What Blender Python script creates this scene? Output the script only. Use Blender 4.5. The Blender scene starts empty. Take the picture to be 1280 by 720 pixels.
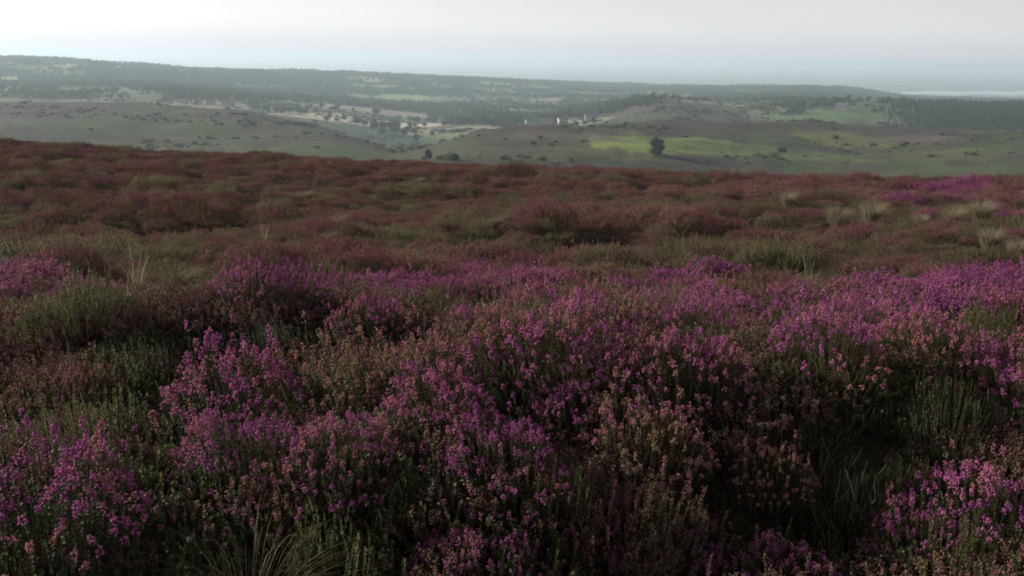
import bpy, math
import numpy as np
from mathutils import Matrix, Vector

rng = np.random.default_rng(7)
SC = bpy.context.scene
COL = SC.collection
R = math.radians

# ------------------------------------------------------------------ camera model
EYE = 1.55
F = 1229.0
PITCH = math.atan(290 / F)
ROLL = R(0.9)
fw = np.array([0, math.cos(PITCH), -math.sin(PITCH)])
rw = np.array([1.0, 0, 0])
uw = np.cross(rw, fw)
RV = math.cos(ROLL) * rw + math.sin(ROLL) * uw
UV = math.cos(ROLL) * uw - math.sin(ROLL) * rw

def pdir(px, py):
    px = np.asarray(px, float); py = np.asarray(py, float)
    d = F * fw + (px[..., None] - 640) * RV - (py[..., None] - 360) * UV
    az = np.arctan2(d[..., 0], d[..., 1])
    t = d[..., 2] / np.hypot(d[..., 0], d[..., 1])
    return az, t

def project(x, y, z):
    v = np.stack([x, y, np.asarray(z) - EYE], -1)
    w = v @ fw
    return 640 + F * (v @ RV) / w, 360 - F * (v @ UV) / w, w

# ------------------------------------------------------------------ noise
def _h(ix, iy, s):
    n = (ix.astype(np.int64) * 374761393 + iy.astype(np.int64) * 668265263 + s * 974711) & 0xffffffff
    n = ((n ^ (n >> 13)) * 1274126177) & 0xffffffff
    n = (n ^ (n >> 16)) & 0xffffffff
    n = (n * 2246822519) & 0xffffffff
    return ((n ^ (n >> 15)) & 0xffffff) / float(0xffffff)

def vnoise(x, y, s=0):
    x = np.asarray(x, float); y = np.asarray(y, float)
    ix = np.floor(x); iy = np.floor(y)
    fx = x - ix; fy = y - iy
    fx = fx * fx * fx * (fx * (fx * 6 - 15) + 10); fy = fy * fy * fy * (fy * (fy * 6 - 15) + 10)
    ix = ix.astype(np.int64); iy = iy.astype(np.int64)
    a = _h(ix, iy, s); b = _h(ix + 1, iy, s); c = _h(ix, iy + 1, s); d = _h(ix + 1, iy + 1, s)
    return (a * (1 - fx) + b * fx) * (1 - fy) + (c * (1 - fx) + d * fx) * fy

def fbm(x, y, s=0, o=4):
    t = 0; a = .5; n = 0
    for k in range(o):
        t = t + a * vnoise(x * 2 ** k + 17.3 * k, y * 2 ** k - 9.1 * k, s + k); n += a; a *= .5
    return t / n

def sstep(a, b, x):
    t = np.clip((x - a) / (b - a), 0, 1); return t * t * (3 - 2 * t)

# ------------------------------------------------------------------ terrain: profile nodes (photo column, photo row, distance)
PL = .33
def curve(pts, dz=0.0):
    p = np.array(pts, float)
    xs = np.linspace(p[0, 0], p[-1, 0], 120)
    ys = np.interp(xs, p[:, 0], p[:, 1]); rs = np.exp(np.interp(xs, p[:, 0], np.log(p[:, 2])))
    k = np.ones(7) / 7
    sm = lambda a: np.convolve(np.pad(a, 3, mode='edge'), k, 'valid')
    ys = sm(ys); rs = sm(rs)
    az, t = pdir(xs, ys)
    return az, np.log(rs), EYE + rs * t - dz

flat = lambda r, z: (np.array([-.6, .6]), np.log([r, r]), np.array([z, z], float))
crest1 = curve([(-100, 168, 60), (0, 172, 60), (100, 178, 60), (200, 185, 58), (300, 191, 56), (400, 195, 54), (500, 200, 52), (600, 204, 52), (700, 206, 52),
                (800, 211, 50), (900, 215, 50), (1000, 219, 50), (1100, 220, 52), (1200, 219, 54), (1280, 218, 56), (1400, 217, 56)], .36)
crest2 = curve([(-100, 130, 950), (0, 130, 950), (100, 128, 950), (200, 130, 950), (300, 138, 900), (400, 156, 800), (440, 170, 760), (490, 192, 700), (520, 190, 640),
                (560, 173, 620), (620, 163, 640), (700, 158, 680), (760, 153, 700), (820, 150, 740), (900, 153, 760), (1000, 153, 800), (1060, 157, 820),
                (1120, 160, 820), (1200, 164, 800), (1280, 171, 780), (1400, 176, 760)])
foot2 = (crest1[0], np.log(np.interp(crest1[0], crest2[0], np.exp(crest2[1])) * .62), None)
_r = np.exp(foot2[1]); _t = (crest1[2] - EYE) / np.exp(crest1[1])
foot2 = (foot2[0], foot2[1], EYE + _r * (_t + .002))
dip1 = (crest1[0], np.log(np.exp(crest1[1]) * 2.2), EYE + np.exp(crest1[1]) * 2.2 * _t - 7)
dip2 = (crest2[0], crest2[1] + math.log(1.3), crest2[2] - 30)
crest3 = curve([(-100, 120, 1700), (0, 120, 1700), (200, 118, 1700), (300, 126, 1650), (400, 137, 1500), (460, 148, 1450), (520, 158, 1400), (600, 150, 1500),
                (680, 148, 1500), (740, 145, 1500), (775, 132, 1500), (800, 125, 1500), (840, 122, 1500), (880, 126, 1500), (940, 134, 1500), (1000, 138, 1500), (1040, 133, 1500),
                (1090, 131, 1600), (1180, 131, 1700), (1280, 131, 1750), (1400, 131, 1800)])
dip3 = curve([(-100, 104, 2300), (0, 104, 2300), (200, 107, 2300), (400, 120, 2300), (500, 128, 2300), (600, 130, 2300), (700, 131, 2300), (800, 128, 2400),
              (900, 127, 2400), (1000, 124, 2400), (1100, 136, 2500), (1280, 137, 2600), (1400, 137, 2600)])
crest4 = curve([(-100, 69, 3500), (0, 73, 3500), (100, 77, 3500), (200, 84, 3500), (300, 89, 3500), (400, 92, 3500), (470, 94, 3600), (560, 98, 3700), (640, 102, 3800),
                (720, 106, 3900), (800, 109, 4000), (900, 109, 4000), (1000, 110, 4000), (1070, 111, 4000), (1130, 124, 4000), (1280, 127, 4000), (1400, 127, 4000)])
nodes = [flat(.3, 0), flat(2.2, -.02), flat(5.4, -.13),
         curve([(-100, 322, 8.5), (640, 320, 8.5), (1400, 312, 8.5)], PL),
         curve([(-100, 292, 13), (640, 292, 13), (1400, 288, 13)], PL),
         curve([(-100, 235, 26), (640, 247, 25), (1400, 247, 25)], PL),
         crest1, dip1, foot2, crest2, dip2, crest3, dip3, crest4, flat(6800, -200), flat(12000, -201), flat(60000, -202)]

VA = 36.0
az_f = np.concatenate([np.linspace(-180, -VA, 36, endpoint=False), np.linspace(-VA, VA, 900, endpoint=False), np.linspace(VA, 180, 37)])
AZ = np.radians(az_f)
NR = 640
LR = np.linspace(math.log(.3), math.log(60000), NR)
K = len(nodes)
NL = np.zeros((K, len(AZ))); NZ = np.zeros((K, len(AZ)))
for k, (a, l, z) in enumerate(nodes):
    NL[k] = np.interp(AZ, a, l); NZ[k] = np.interp(AZ, a, z)
# monotone cubic (pchip) in log distance
dl = np.diff(NL, axis=0); de = np.diff(NZ, axis=0) / dl
M = np.zeros_like(NZ)
for k in range(1, K - 1):
    s = de[k - 1] * de[k] > 0
    w1 = 2 * dl[k] + dl[k - 1]; w2 = dl[k] + 2 * dl[k - 1]
    with np.errstate(divide='ignore', invalid='ignore'):
        m = (w1 + w2) / (w1 / de[k - 1] + w2 / de[k])
    M[k] = np.where(s, m, 0)
Z = np.zeros((len(AZ), NR)); NODE = np.zeros((len(AZ), NR))
for i in range(len(AZ)):
    kk = np.clip(np.searchsorted(NL[:, i], LR, side='right') - 1, 0, K - 2)
    h = dl[kk, i]; t = np.clip((LR - NL[kk, i]) / h, 0, 1)
    Z[i] = ((2 * t ** 3 - 3 * t ** 2 + 1) * NZ[kk, i] + (t ** 3 - 2 * t ** 2 + t) * h * M[kk, i]
            + (-2 * t ** 3 + 3 * t ** 2) * NZ[kk + 1, i] + (t ** 3 - t ** 2) * h * M[kk + 1, i])
    NODE[i] = kk + t
RR = np.exp(LR)[None, :]
X = np.sin(AZ)[:, None] * RR; Y = np.cos(AZ)[:, None] * RR
# undulation
Z += (fbm(X / 1.7, Y / 1.7, 3, 3) - .5) * .34 * sstep(.5, 3, RR) * (1 - .7 * sstep(30, 45, RR)) * (1 - sstep(60, 120, RR))
Z += (fbm(X / 3.4, Y / 2.0, 13, 3) - .5) * .55 * sstep(7, 13, RR) * (1 - .8 * sstep(25, 45, RR)) * (1 - sstep(60, 80, RR))
Z += (fbm(X / 60, Y / 60, 5, 5) - .5) * 7 * sstep(150, 400, RR) * (1 - sstep(4000, 6000, RR))
Z += (fbm(X / 260, Y / 260, 6, 3) - .5) * 16 * sstep(1100, 1600, RR) * (1 - sstep(4200, 6000, RR))
MOUNDS = []   # (x, y, radius, height)

def ray_flat(px, py, zz):
    az, t = pdir(px, py); r = (zz - EYE) / t
    return np.sin(az) * r, np.cos(az) * r

for (px, py, rad, hh) in [(180, 362, .9, .15), (400, 372, .8, .12), (600, 375, .8, .08), (900, 430, .55, .15), (1180, 415, .6, .15),
                          (640, 420, .5, .12), (60, 560, .35, .14), (480, 520, .4, .14), (1060, 555, .5, -.26), (900, 610, .38, -.22), (300, 575, .35, -.18), (640, 640, .3, -.12), (280, 415, .5, -.16), (1000, 700, .3, .08), (560, 640, .3, -.1)]:
    mx, my = ray_flat(px, py, .33)
    Z += hh * np.exp(-(((X - mx) / (rad * 1.5)) ** 2 + ((Y - my) / rad) ** 2))

def H(x, y):
    x = np.asarray(x, float); y = np.asarray(y, float)
    a = np.arctan2(x, y); l = np.log(np.maximum(np.hypot(x, y), .301))
    ia = np.clip(np.searchsorted(AZ, a, side='right') - 1, 0, len(AZ) - 2)
    fa = (a - AZ[ia]) / (AZ[ia + 1] - AZ[ia])
    fl = (l - LR[0]) / (LR[1] - LR[0]); il = np.clip(fl.astype(int), 0, NR - 2); fl = np.clip(fl - il, 0, 1)
    return (Z[ia, il] * (1 - fa) + Z[ia + 1, il] * fa) * (1 - fl) + (Z[ia, il + 1] * (1 - fa) + Z[ia + 1, il + 1] * fa) * fl

def ground_at(px, py, rmin=1.5, lift=0.0, rmax=50000):
    """point of the terrain seen at a photo position, beyond rmin"""
    az, t = pdir(px, py)
    r = np.exp(np.linspace(math.log(rmin), math.log(rmax), 4000))
    x = np.sin(az) * r; y = np.cos(az) * r
    below = (EYE + r * t) < H(x, y) + lift
    i = int(np.argmax(below)) if below.any() else len(r) - 1
    return float(x[i]), float(y[i]), float(H(x[i], y[i]))

# ------------------------------------------------------------------ mesh + material helpers
def mk_mesh(name, v, tris=None, quads=None, mats=(), mt=None, mq=None, attrs=None, smooth=True):
    me = bpy.data.meshes.new(name)
    v = np.asarray(v, np.float32).reshape(-1, 3)
    tris = np.zeros((0, 3), np.int32) if tris is None else np.asarray(tris, np.int32).reshape(-1, 3)
    quads = np.zeros((0, 4), np.int32) if quads is None else np.asarray(quads, np.int32).reshape(-1, 4)
    nt, nq = len(tris), len(quads)
    me.vertices.add(len(v)); me.vertices.foreach_set('co', v.ravel())
    me.loops.add(nt * 3 + nq * 4)
    me.loops.foreach_set('vertex_index', np.concatenate([tris.ravel(), quads.ravel()]))
    me.polygons.add(nt + nq)
    st = np.concatenate([np.arange(nt) * 3, nt * 3 + np.arange(nq) * 4]).astype(np.int32)
    me.polygons.foreach_set('loop_start', st)
    if mt is not None or mq is not None:
        mi = np.concatenate([np.zeros(nt, int) if mt is None else mt, np.zeros(nq, int) if mq is None else mq]).astype(np.int32)
        me.polygons.foreach_set('material_index', mi)
    me.update(calc_edges=True)
    me.polygons.foreach_set('use_smooth', np.full(nt + nq, smooth, dtype=bool))
    for m in mats: me.materials.append(m)
    for an, (ty, data) in (attrs or {}).items():
        at = me.attributes.new(an, ty, 'POINT')
        at.data.foreach_set('color' if ty == 'FLOAT_COLOR' else 'value', np.asarray(data, np.float32).ravel())
    me.validate()
    return me

class MB:
    """collects vertices, faces and two per-vertex attributes"""
    def __init__(s): s.v = []; s.t = []; s.q = []; s.mt = []; s.mq = []; s.r = []; s.a = []; s.n = 0
    def add(s, v, tris=None, quads=None, rnd=0., along=0., mat=0):
        v = np.asarray(v, float).reshape(-1, 3); n = len(v)
        if tris is not None and len(tris):
            s.t.append(np.asarray(tris).reshape(-1, 3) + s.n); s.mt.append(np.full(len(s.t[-1]), mat))
        if quads is not None and len(quads):
            s.q.append(np.asarray(quads).reshape(-1, 4) + s.n); s.mq.append(np.full(len(s.q[-1]), mat))
        s.v.append(v); s.r.append(np.broadcast_to(np.asarray(rnd, float), (n,))); s.a.append(np.broadcast_to(np.asarray(along, float), (n,)))
        s.n += n
    def mesh(s, name, mats, smooth=True):
        cat = lambda l, w: np.concatenate(l) if l else None
        return mk_mesh(name, np.concatenate(s.v), cat(s.t, 3), cat(s.q, 4), mats,
                       None if not s.mt else np.concatenate(s.mt), None if not s.mq else np.concatenate(s.mq),
                       {'rnd': ('FLOAT', np.concatenate(s.r)), 'along': ('FLOAT', np.concatenate(s.a))}, smooth)

def link(name, me, parent=None, loc=None):
    o = bpy.data.objects.new(name, me); COL.objects.link(o)
    if parent is not None: o.parent = parent
    if loc is not None: o.location = loc
    return o

def tag(o, label=None, cat=None, group=None, kind=None):
    if label: o['label'] = label
    if cat: o['category'] = cat
    if group: o['group'] = group
    if kind: o['kind'] = kind
    return o

class NT:
    def __init__(s, tree): s.t = tree
    def n(s, ty, **kw):
        nd = s.t.nodes.new(ty)
        for k, v in kw.items(): setattr(nd, k, v)
        return nd
    def l(s, a, b): s.t.links.new(a, b)

def mat(name):
    m = bpy.data.materials.new(name); m.use_nodes = True
    t = m.node_tree; t.nodes.clear(); N = NT(t)
    return m, N, N.n('ShaderNodeOutputMaterial')

def ramp(N, fac, stops, interp='LINEAR'):
    r = N.n('ShaderNodeValToRGB'); r.color_ramp.interpolation = interp
    e = r.color_ramp.elements
    while len(e) < len(stops): e.new(.5)
    for i, (p, c) in enumerate(stops): e[i].position = p; e[i].color = (*c, 1)
    N.l(fac, r.inputs[0]); return r.outputs[0]

def mix(N, fac, a, b, mode='MIX'):
    m = N.n('ShaderNodeMix', data_type='RGBA', blend_type=mode)
    for s, i in ((fac, 0), (a, 6), (b, 7)):
        if isinstance(s, (int, float)): m.inputs[i].default_value = s
        elif isinstance(s, tuple): m.inputs[i].default_value = (*s, 1)
        else: N.l(s, m.inputs[i])
    return m.outputs[2]

def math_(N, op, a, b=0.0, c=None, clamp=False):
    m = N.n('ShaderNodeMath', operation=op, use_clamp=clamp)
    for s, i in ((a, 0), (b, 1), (c, 2)):
        if s is None: continue
        if isinstance(s, (int, float)): m.inputs[i].default_value = s
        else: N.l(s, m.inputs[i])
    return m.outputs[0]

def leafy(name, col_fn, trans=.25, gloss=.0, rough=.5):
    m, N, out = mat(name)
    rn = N.n('ShaderNodeAttribute', attribute_name='rnd').outputs['Fac']
    al = N.n('ShaderNodeAttribute', attribute_name='along').outputs['Fac']
    ob = N.n('ShaderNodeObjectInfo').outputs['Random']
    col = col_fn(N, rn, al, ob)
    d = N.n('ShaderNodeBsdfDiffuse'); N.l(col, d.inputs[0])
    t = N.n('ShaderNodeBsdfTranslucent'); N.l(col, t.inputs[0])
    mx = N.n('ShaderNodeMixShader'); mx.inputs[0].default_value = trans
    N.l(d.outputs[0], mx.inputs[1]); N.l(t.outputs[0], mx.inputs[2])
    o = mx.outputs[0]
    if gloss:
        g = N.n('ShaderNodeBsdfGlossy'); g.inputs['Roughness'].default_value = rough; g.inputs[0].default_value = (.8, .8, .8, 1)
        m2 = N.n('ShaderNodeMixShader'); m2.inputs[0].default_value = gloss
        N.l(o, m2.inputs[1]); N.l(g.outputs[0], m2.inputs[2]); o = m2.outputs[0]
    N.l(o, out.inputs[0])
    return m

def c_bell(N, rn, al, ob):
    a = ramp(N, rn, [(0, (.32, .05, .25)), (.28, (.47, .09, .36)), (.5, (.60, .17, .47)), (.66, (.54, .18, .28)), (1, (.44, .24, .15))])
    b = ramp(N, rn, [(0, (.38, .05, .28)), (.4, (.56, .13, .40)), (.7, (.52, .20, .24)), (1, (.38, .20, .12))])
    return mix(N, math_(N, 'MULTIPLY', ob, .8), a, b)
def c_bell_old(N, rn, al, ob):
    return ramp(N, rn, [(0, (.42, .13, .24)), (.35, (.48, .20, .22)), (.7, (.46, .25, .17)), (1, (.32, .22, .11))])
def c_ling(N, rn, al, ob):
    a = ramp(N, rn, [(0, (.30, .10, .14)), (.4, (.40, .175, .225)), (.75, (.40, .245, .19)), (1, (.32, .25, .14))])
    b = ramp(N, rn, [(0, (.37, .12, .21)), (.5, (.42, .195, .25)), (1, (.35, .25, .17))])
    return mix(N, ob, a, b)
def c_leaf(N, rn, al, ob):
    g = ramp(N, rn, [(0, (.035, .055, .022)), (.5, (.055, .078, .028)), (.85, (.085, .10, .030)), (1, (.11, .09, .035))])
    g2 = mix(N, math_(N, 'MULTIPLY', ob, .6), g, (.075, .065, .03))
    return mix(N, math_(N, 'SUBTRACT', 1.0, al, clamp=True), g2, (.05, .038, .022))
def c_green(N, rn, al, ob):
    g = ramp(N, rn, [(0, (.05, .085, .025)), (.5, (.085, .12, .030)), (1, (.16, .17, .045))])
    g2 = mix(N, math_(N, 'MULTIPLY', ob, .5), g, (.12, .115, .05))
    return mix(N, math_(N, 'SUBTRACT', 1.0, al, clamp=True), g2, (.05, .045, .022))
def c_dead(N, rn, al, ob):
    return ramp(N, rn, [(0, (.08, .07, .06)), (.5, (.14, .125, .105)), (1, (.22, .20, .165))])
def c_stem(N, rn, al, ob):
    return ramp(N, rn, [(0, (.05, .032, .02)), (1, (.11, .075, .045))])
def c_straw(N, rn, al, ob):
    return ramp(N, rn, [(0, (.18, .155, .09)), (.5, (.28, .25, .16)), (1, (.38, .35, .25))])
def c_olive(N, rn, al, ob):
    a = ramp(N, rn, [(0, (.12, .11, .055)), (.5, (.20, .175, .095)), (1, (.29, .25, .15))])
    return mix(N, math_(N, 'MULTIPLY', ob, .6), a, (.17, .12, .10))

M_bell = leafy('bell_heather_flower', c_bell, .48, .04)
M_old = leafy('faded_heather_flower', c_bell_old, .48, .04)
M_ling = leafy('ling_bud', c_ling, .45)
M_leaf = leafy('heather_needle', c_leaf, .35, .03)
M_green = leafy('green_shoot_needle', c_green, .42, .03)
M_dead = leafy('bleached_twig', c_dead, .0)
M_stem = leafy('heather_stem', c_stem, .0)
M_straw = leafy('straw_grass', c_straw, .42)
M_olive = leafy('olive_moor_grass', c_olive, .45)

# ------------------------------------------------------------------ heather shoots
def frames(T):
    a = np.where(np.abs(T[..., 2:3]) > .9, np.array([1., 0, 0]), np.array([0, 0, 1.]))
    U = np.cross(T, a); U /= np.linalg.norm(U, axis=-1, keepdims=True) + 1e-9
    return U, np.cross(T, U)

def shoot_paths(g, n, rad, hgt, spread=.55, lean=(0, 0), pw=2.2, drop=.62, low=.62):
    s = np.sqrt(g.random(n)); ph = g.random(n) * 2 * np.pi
    ru = rad * (1 + .22 * np.sin(ph * 2 + g.random() * 6) + .12 * np.sin(ph * 3 + g.random() * 6))
    lump = fbm(np.cos(ph) * s * 2.2 + g.random() * 50, np.sin(ph) * s * 2.2, int(g.integers(99)), 2)
    tip = np.stack([np.cos(ph) * s * ru, np.sin(ph) * s * ru, hgt * (1 - drop * s ** pw) * (low + .5 * lump + .22 * g.random(n))], -1)
    tip[:, 0] += lean[0]; tip[:, 1] += lean[1]
    tip[:, 2] *= np.where(g.random(n) < .07, 1.28, 1.0)
    base = np.stack([np.cos(ph) * s * ru * spread, np.sin(ph) * s * ru * spread, np.full(n, -.03)], -1)
    mid = base * .35 + tip * .65; mid[:, :2] = base[:, :2] * .3 + tip[:, :2] * .7 + g.normal(0, .012, (n, 2)); mid[:, 2] = tip[:, 2] * .52
    return base, mid, tip

def on_path(P, t):
    b, m, e = P; t = t[..., None]
    c = 2 * m - .5 * (b + e)
    if t.ndim == 3: b = b[:, None]; c = c[:, None]; e = e[:, None]
    p = (1 - t) ** 2 * b + 2 * t * (1 - t) * c + t ** 2 * e
    d = 2 * (1 - t) * (c - b) + 2 * t * (e - c)
    return p, d / (np.linalg.norm(d, axis=-1, keepdims=True) + 1e-9)

def add_stems(mb, P, rnd, w=.0011, k=5, m=0):
    n = len(P[0]); t = np.broadcast_to(np.linspace(0, 1, k), (n, k))
    p, T = on_path(P, t); U, V = frames(T)
    ww = w * (1.6 - np.linspace(0, 1, k))[None, :, None, None]
    an = np.arange(3) * 2 * np.pi / 3
    ring = p[:, :, None] + ww * (U[:, :, None] * np.cos(an)[:, None] + V[:, :, None] * np.sin(an)[:, None])
    idx = np.arange(n * k * 3).reshape(n, k, 3); nx = np.roll(idx, -1, axis=2)
    q = np.stack([idx[:, :-1], nx[:, :-1], nx[:, 1:], idx[:, 1:]], -1)
    mb.add(ring, quads=q, rnd=np.repeat(rnd, k * 3), along=0, mat=m)

def add_needles(mb, g, P, rnd, per, t0, L, W, out=.8, m=0, lim=1.0):
    n = len(P[0]); t = t0 + (lim - t0) * g.random((n, per)) ** .8
    p, T = on_path(P, t); U, V = frames(T)
    a = g.random((n, per)) * 2 * np.pi
    D = U * np.cos(a)[..., None] + V * np.sin(a)[..., None]
    side = np.cross(T, D)
    ll = (L * (.7 + .6 * g.random((n, per))))[..., None]
    dirn = T * (1 - out * .5) + D * out; dirn /= np.linalg.norm(dirn, axis=-1, keepdims=True)
    v = np.stack([p - side * W * .5, p + side * W * .5, p + dirn * ll * .6 + side * W * .45, p + dirn * ll, p + dirn * ll * .6 - side * W * .45], 2)
    N_ = n * per; b = np.arange(N_) * 5
    q = np.stack([b, b + 1, b + 2, b + 4], -1); tr = np.stack([b + 4, b + 2, b + 3], -1)
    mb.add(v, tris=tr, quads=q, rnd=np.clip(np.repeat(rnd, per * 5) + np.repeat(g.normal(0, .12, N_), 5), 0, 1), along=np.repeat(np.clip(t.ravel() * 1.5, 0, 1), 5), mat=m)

def add_bells(mb, g, P, rnd, per, t0, L, W, off, m=0, sides=5):
    """little urn-shaped bells hanging round the tip of each shoot"""
    n = len(P[0]); t = t0 + (1 - t0) * g.random((n, per))
    p, T = on_path(P, t); U, V = frames(T)
    a = g.random((n, per)) * 2 * np.pi
    D = U * np.cos(a)[..., None] + V * np.sin(a)[..., None]
    taper = (1.15 - .55 * ((t - t0) / (1 - t0)))[..., None]
    c = p + D * off * taper * (.6 + .6 * g.random((n, per, 1)))
    ax = D * .75 + T * g.normal(.05, .35, (n, per, 1)) + np.array([0, 0, -.25]); ax /= np.linalg.norm(ax, axis=-1, keepdims=True)
    A, B = frames(ax)
    an = np.arange(sides) * 2 * np.pi / sides
    sc = (.75 + .45 * g.random((n, per)))[..., None]
    circ = A[:, :, None] * np.cos(an)[:, None] + B[:, :, None] * np.sin(an)[:, None]
    r0 = c[:, :, None] - (ax * L * .5 * sc)[:, :, None]
    r1 = c[:, :, None] - (ax * L * .12 * sc)[:, :, None] + circ * (W * .5 * sc)[:, :, None]
    r2 = c[:, :, None] + (ax * L * .28 * sc)[:, :, None] + circ * (W * .40 * sc)[:, :, None]
    r3 = c[:, :, None] + (ax * L * .5 * sc)[:, :, None] + circ * (W * .22 * sc)[:, :, None]
    v = np.concatenate([r0, r1, r2, r3], 2)
    k = 1 + 3 * sides; N_ = n * per; b = (np.arange(N_) * k)[:, None]
    i = np.arange(sides); j = (i + 1) % sides
    tr = np.stack([np.broadcast_to(b, (N_, sides)), b + 1 + i, b + 1 + j], -1)
    q1 = np.stack([b + 1 + i, b + 1 + sides + i, b + 1 + sides + j, b + 1 + j], -1)
    q2 = q1 + sides
    rr = np.clip(np.repeat(rnd, per) + g.normal(0, .10, N_), 0, 1)
    mb.add(v, tris=tr, quads=np.concatenate([q1.reshape(-1, 4), q2.reshape(-1, 4)]), rnd=np.repeat(rr, k), along=1, mat=m)

def add_buds(mb, g, P, rnd, per, t0, S, off, m=0):
    n = len(P[0]); t = t0 + (1 - t0) * g.random((n, per))
    p, T = on_path(P, t)
    c = p + g.normal(0, off, (n, per, 3))
    o = np.array([[1, 0, 0], [0, 1, 0], [-1, 0, 0], [0, -1, 0], [0, 0, 1.3], [0, 0, -1.3]])
    s = (S * (.7 + .6 * g.random((n, per))))[..., None, None]
    v = c[:, :, None] + o * s
    N_ = n * per; b = (np.arange(N_) * 6)[:, None, None]
    f = np.array([[0, 1, 4], [1, 2, 4], [2, 3, 4], [3, 0, 4], [1, 0, 5], [2, 1, 5], [3, 2, 5], [0, 3, 5]])
    rr = np.clip(np.repeat(rnd, per) + g.normal(0, .14, N_), 0, 1)
    mb.add(v, tris=(b + f), rnd=np.repeat(rr, 6), along=1, mat=m)

def add_blades(mb, g, n, rad, hgt, W, m=0, droop=.35, lean=(0, 0), k=6):
    ph = g.random(n) * 2 * np.pi; s = np.sqrt(g.random(n)) * rad * .35
    base = np.stack([np.cos(ph) * s, np.sin(ph) * s, np.full(n, -.02)], -1)
    hh = hgt * (.5 + .6 * g.random(n)); dr = droop * hgt * (.3 + g.random(n)) + rad * .4
    tip = base + np.stack([np.cos(ph) * dr + lean[0] * hh, np.sin(ph) * dr + lean[1] * hh, hh], -1) + g.normal(0, .02 * hgt / .3, (n, 3))
    mid = base * .45 + tip * .55; mid[:, 2] = tip[:, 2] * .72; mid[:, :2] = base[:, :2] * .65 + tip[:, :2] * .35
    P = (base, mid, tip)
    t = np.broadcast_to(np.linspace(0, 1, k), (n, k)); p, T = on_path(P, t)
    sd = np.stack([-np.sin(ph + g.normal(0, .7, n)), np.cos(ph + g.normal(0, .7, n)), np.zeros(n)], -1)[:, None]
    w = (W * (1 - np.linspace(0, 1, k) ** 2 * .92))[None, :, None]
    v = np.stack([p - sd * w * .5, p + sd * w * .5], 2)
    idx = np.arange(n * k * 2).reshape(n, k, 2)
    q = np.stack([idx[:, :-1, 0], idx[:, :-1, 1], idx[:, 1:, 1], idx[:, 1:, 0]], -1)
    mb.add(v, quads=q, rnd=np.repeat(g.random(n), k * 2), along=np.tile(np.repeat(np.linspace(.2, 1, k), 2), n), mat=m)

def patchy(g, P, a, b):
    """per-shoot tint that changes in patches across the bush"""
    e = P[2]; f = fbm(e[:, 0] * 5 + g.random() * 40, e[:, 1] * 5, int(g.integers(99)), 2)
    return np.clip(a + (b - a) * sstep(.3, .7, f) + g.normal(0, .12, len(e)), 0, 1)

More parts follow.
